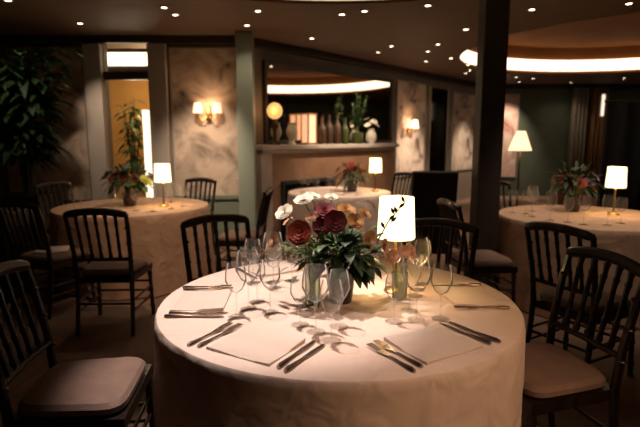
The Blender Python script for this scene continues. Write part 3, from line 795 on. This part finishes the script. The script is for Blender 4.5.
# curtains on the far wall
def curtain(label, x0, x1, y, z0, z1, m, name='curtain', waves=9, depth=.06):
    b = MB(); N = waves * 8; ra = []; rb = []
    for i in range(N + 1):
        q = i / N; x = x0 + (x1 - x0) * q; yy = y + depth * sin(q * waves * 2 * PI)
        ra.append((x, yy))
    lo = [b.bm.verts.new((x, yy, z0)) for x, yy in ra]; hi = [b.bm.verts.new((x, yy, z1)) for x, yy in ra]
    for i in range(N): b.bm.faces.new((lo[i], lo[i + 1], hi[i + 1], hi[i]))
    o = b.build(name, m); md = o.modifiers.new('thickness', 'SOLIDIFY'); md.thickness = .006
    return tag(o, label, 'curtain')
x0, x1 = at_y(571, 120, BY - .15).x, at_y(586, 120, BY - .15).x
curtain('grey taupe curtain hanging on the dark green far wall', x0, x1, BY - .15, .02, 2.62, 'curtain', waves=4)
x0, x1 = at_y(590, 120, BY - .15).x, at_y(606, 120, BY - .15).x
curtain('brown curtain near the slim light on the far wall', x0, x1, BY - .15, .02, 2.62, 'leather', waves=4)
p = at_y(603.5, 110, BY - .30)
t = thing('wall_light', 'slim upright glowing wall light between the curtains on the far wall', 'wall lamp', (p.x, BY - .06, 1.95))
MB().box((0, 0, .25), (.10, .10, .6)).build('backplate', 'dark_trim', t, smooth=False)
MB().lathe([(0, 0), (.035, 0), (.035, .5), (0, .5)], (0, -.20, 0), n=12).build('tube', mat('white_tube_lit', (.9, .85, .75), .6, emit=(1, .85, .65), estr=.7), t)
MB().box((0, -.1, .25), (.03, .2, .03)).build('bracket', 'dark_trim', t, smooth=False)
curtain('heavy black curtain at the right edge behind the rear table lamp', at_y(604, 150, 7.6).x, 6.6, 7.6, .02, 1.95, 'curtain_dark', waves=8, depth=.08)
t = thing('curtain_rail', 'black rail on posts carrying the heavy black curtain', 'rail', (at_y(604, 150, 7.6).x, 7.6, 0))
L_ = 6.6 - at_y(604, 150, 7.6).x
MB().tube([(-.05, 0, 1.97), (L_ + .05, 0, 1.97)], .018, 8).build('rail', 'dark_trim', t)
for x in (-.03, L_ + .03): MB().tube([(x, 0, 0), (x, 0, 1.97)], .016, 8).build('post', 'dark_trim', t)

# big plant at the left
potted_plant('potted_plant', 'large dark leafy plant in a black planter in front of the dim brown mural', (-3.42, 5.85, 0), 2.5, .62, 640, .30, .12, 'leaf_dark', (.27, .78), 8, .3, 11)
t = thing('cabinet', 'low black cabinet at the photo edge behind the chair with the pale seat', 'cabinet', (-3.10, 4.40, 0), R(0))
MB().box((0, 0, .40), (.80, .40, .72), bevel=.006).build('body', 'planter', t, smooth=False)
MB().box((0, 0, .775), (.84, .44, .03), bevel=.006).build('top', 'planter', t, smooth=False)
MB().box((0, 0, .02), (.74, .36, .04)).build('plinth', 'planter', t, smooth=False)
for sx in (-1, 1):
    d = MB().box((sx * .198, -.208, .40), (.38, .018, .66), bevel=.004).build('door', 'planter', t, smooth=False)
    MB().ball((sx * .04, -.228, .45), .014).build('knob', 'brass', d)
place(nk0, 'folded pale napkin lying on the chair seat beside the low black cabinet', (-2.26, 4.14, .493), .3, 'folded napkins')

# ------------------------------------------------------------------ CEILING LIGHTS
dl0 = thing('downlight', 'tiny recessed downlight glowing in the dark ceiling', 'light', (0, 0, H), 0, 'recessed ceiling downlights')
MB().lathe([(.030, -.001), (.046, -.001), (.046, -.008), (.034, -.010), (.030, -.004)], n=16).build('trim', 'trim_ring', dl0)
MB().lathe([(0, -.003), (.026, -.003), (.026, -.007), (0, -.011)], n=14).build('bulb', 'bulb', dl0)
light('downlight_beam', 'SPOT', (0, 0, -.02), 9.0, (1, .74, .52), parent=dl0, size=.03, angle=125, blend=.8)
DL = [(164, 7), (258, 10.5), (247, 25), (312, 38), (378, 52), (426, 61), (438, 44), (451, 58), (428, 51), (470, 70), (466, 73),
      (533, 78), (525, 85), (551, 91), (571, 82), (587, 91), (604, 93), (624, 78), (466, 29), (629, 3), (532, 9), (428, 5), (342, 14)]
fd = True
for (u, v) in DL:
    q = at_h(u, v, H)
    ok = all((q.x - c[0]) ** 2 + (q.y - c[1]) ** 2 > (r + .08) ** 2 for c, r, dz in TRAYS) 
    if (q - W0).dot(WN) < .15 and q.x > -.95: continue
    if not ok or q.y > BY - .1: continue
    if fd: dl0.location = (q.x, q.y, H); fd = False; d = dl0
    else: d = dup(dl0, dl0['label'], (q.x, q.y, H))

def downlight(x, y, target, power, col, angle, blend=.7, z=H, size=.035):
    d = dup(dl0, dl0['label'], (x, y, z))
    for ch in kids(d):
        if ch.type == 'LIGHT': bpy.data.objects.remove(ch)
    light('downlight_beam', 'SPOT', (0, 0, -.02), power, col, parent=d, size=size, angle=angle, blend=blend, target=target)
    return d
WARM = (1, .77, .57); PINK = (1, .80, .71)
ZT = H + .45
downlight(-.55, 2.45, (-.27, 2.06, .75), 205, PINK, 35, .5, z=ZT)
downlight(1.95, -.15, (.50, 1.70, .45), 130, (1, .58, .32), 32, .8)
downlight(.15, 1.75, (-.05, 1.75, .7), 40, PINK, 40, .9, z=ZT)
downlight(-1.45, 4.5, (-1.55, 4.9, .7), 30, WARM, 55, .8)
downlight(-.55, 3.0, (-1.5, 4.75, .45), 65, (1, .66, .42), 42, .8, z=H)  # added beam from the front to brighten the tan table's drape
downlight(.45, 5.3, (.3, 6.2, .75), 70, WARM, 50, .8)
downlight(2.0, 3.75, (2.2, 4.25, .75), 38, WARM, 62, .8)
downlight(2.3, 1.6, (2.1, 4.0, .5), 28, WARM, 40, .8)  # added beam to lift the drape of the right rear table
downlight(-1.5, 5.45, (-1.45, LW, .80), 150, WARM, 52, .9)
q = wpt(wall_s(409, 120)[0], 1.15); downlight(q.x, q.y, tuple(wpt(wall_s(409, 120)[0], 0, .75)), 240, WARM, 46, .9)
q = wpt(wall_s(463, 120)[0], 1.15); downlight(q.x, q.y, tuple(wpt(wall_s(463, 120)[0], 0, .75)), 150, WARM, 46, .9)
q = wpt(wall_s(330, 120)[0], 1.1); downlight(q.x, q.y, tuple(wpt(wall_s(330, 120)[0], 0, 1.0)), 190, WARM, 80, .9)
downlight(at_y(507, 100, BY).x, BY - .7, (at_y(507, 100, BY).x, BY, 1.2), 150, WARM, 70, 1)
downlight(-2.9, 4.9, (-3.4, 5.8, 1.7), 15, (1, .82, .58), 60, .9)  # added beam and fixture, put in to brighten the tall foliage
downlight(-2.68, 5.85, (-2.75, LW, 1.0), 60, WARM, 60, 1)

for k, (c, r, dz) in enumerate(TRAYS):
    lab = ['curved band of warm cove light round the ceiling recess beyond the column', 'curved band of cove light round the recess above the front table'][k]
    hb = (.21, .08)[k]; lz = (.07, .02)[k]; b = MB(); b.lathe([(r + .085, H + lz), (r + .085, H + lz + hb), (r + .06, H + lz + hb), (r + .06, H + lz), (r + .085, H + lz)], (c[0], c[1], 0), n=72)
    tag(b.build('cove_light', M['led'] if k == 0 else mat('dim_led_strip', (1, .9, .75), .5, emit=(1, .78, .50), estr=.6)), lab, 'light')

# ------------------------------------------------------------------ WORLD, CAMERA, VIEW
w = bpy.data.worlds.new('World'); bpy.context.scene.world = w; w.use_nodes = True
w.node_tree.nodes['Background'].inputs['Color'].default_value = (.02, .014, .009, 1)
w.node_tree.nodes['Background'].inputs['Strength'].default_value = .3
cd = bpy.data.cameras.new('camera'); co = bpy.data.objects.new('camera', cd); C.objects.link(co)
cd.sensor_fit = 'HORIZONTAL'; cd.sensor_width = 36; cd.lens = 36 * F / 640; cd.clip_start = .05
cd.dof.use_dof = True; cd.dof.focus_distance = 1.95; cd.dof.aperture_fstop = 2.4
co.location = (0, 0, HC); co.rotation_euler = (PI / 2 - PITCH, 0, 0)
bpy.context.scene.camera = co
vs = bpy.context.scene.view_settings
bpy.context.scene.display_settings.display_device = 'sRGB'
vs.view_transform = 'Standard'; vs.look = 'None'; vs.gamma = 1; vs.exposure = 0.75; vs.use_curve_mapping = False
sc = bpy.context.scene
sc.cycles.max_bounces = 8; sc.cycles.transparent_max_bounces = 24
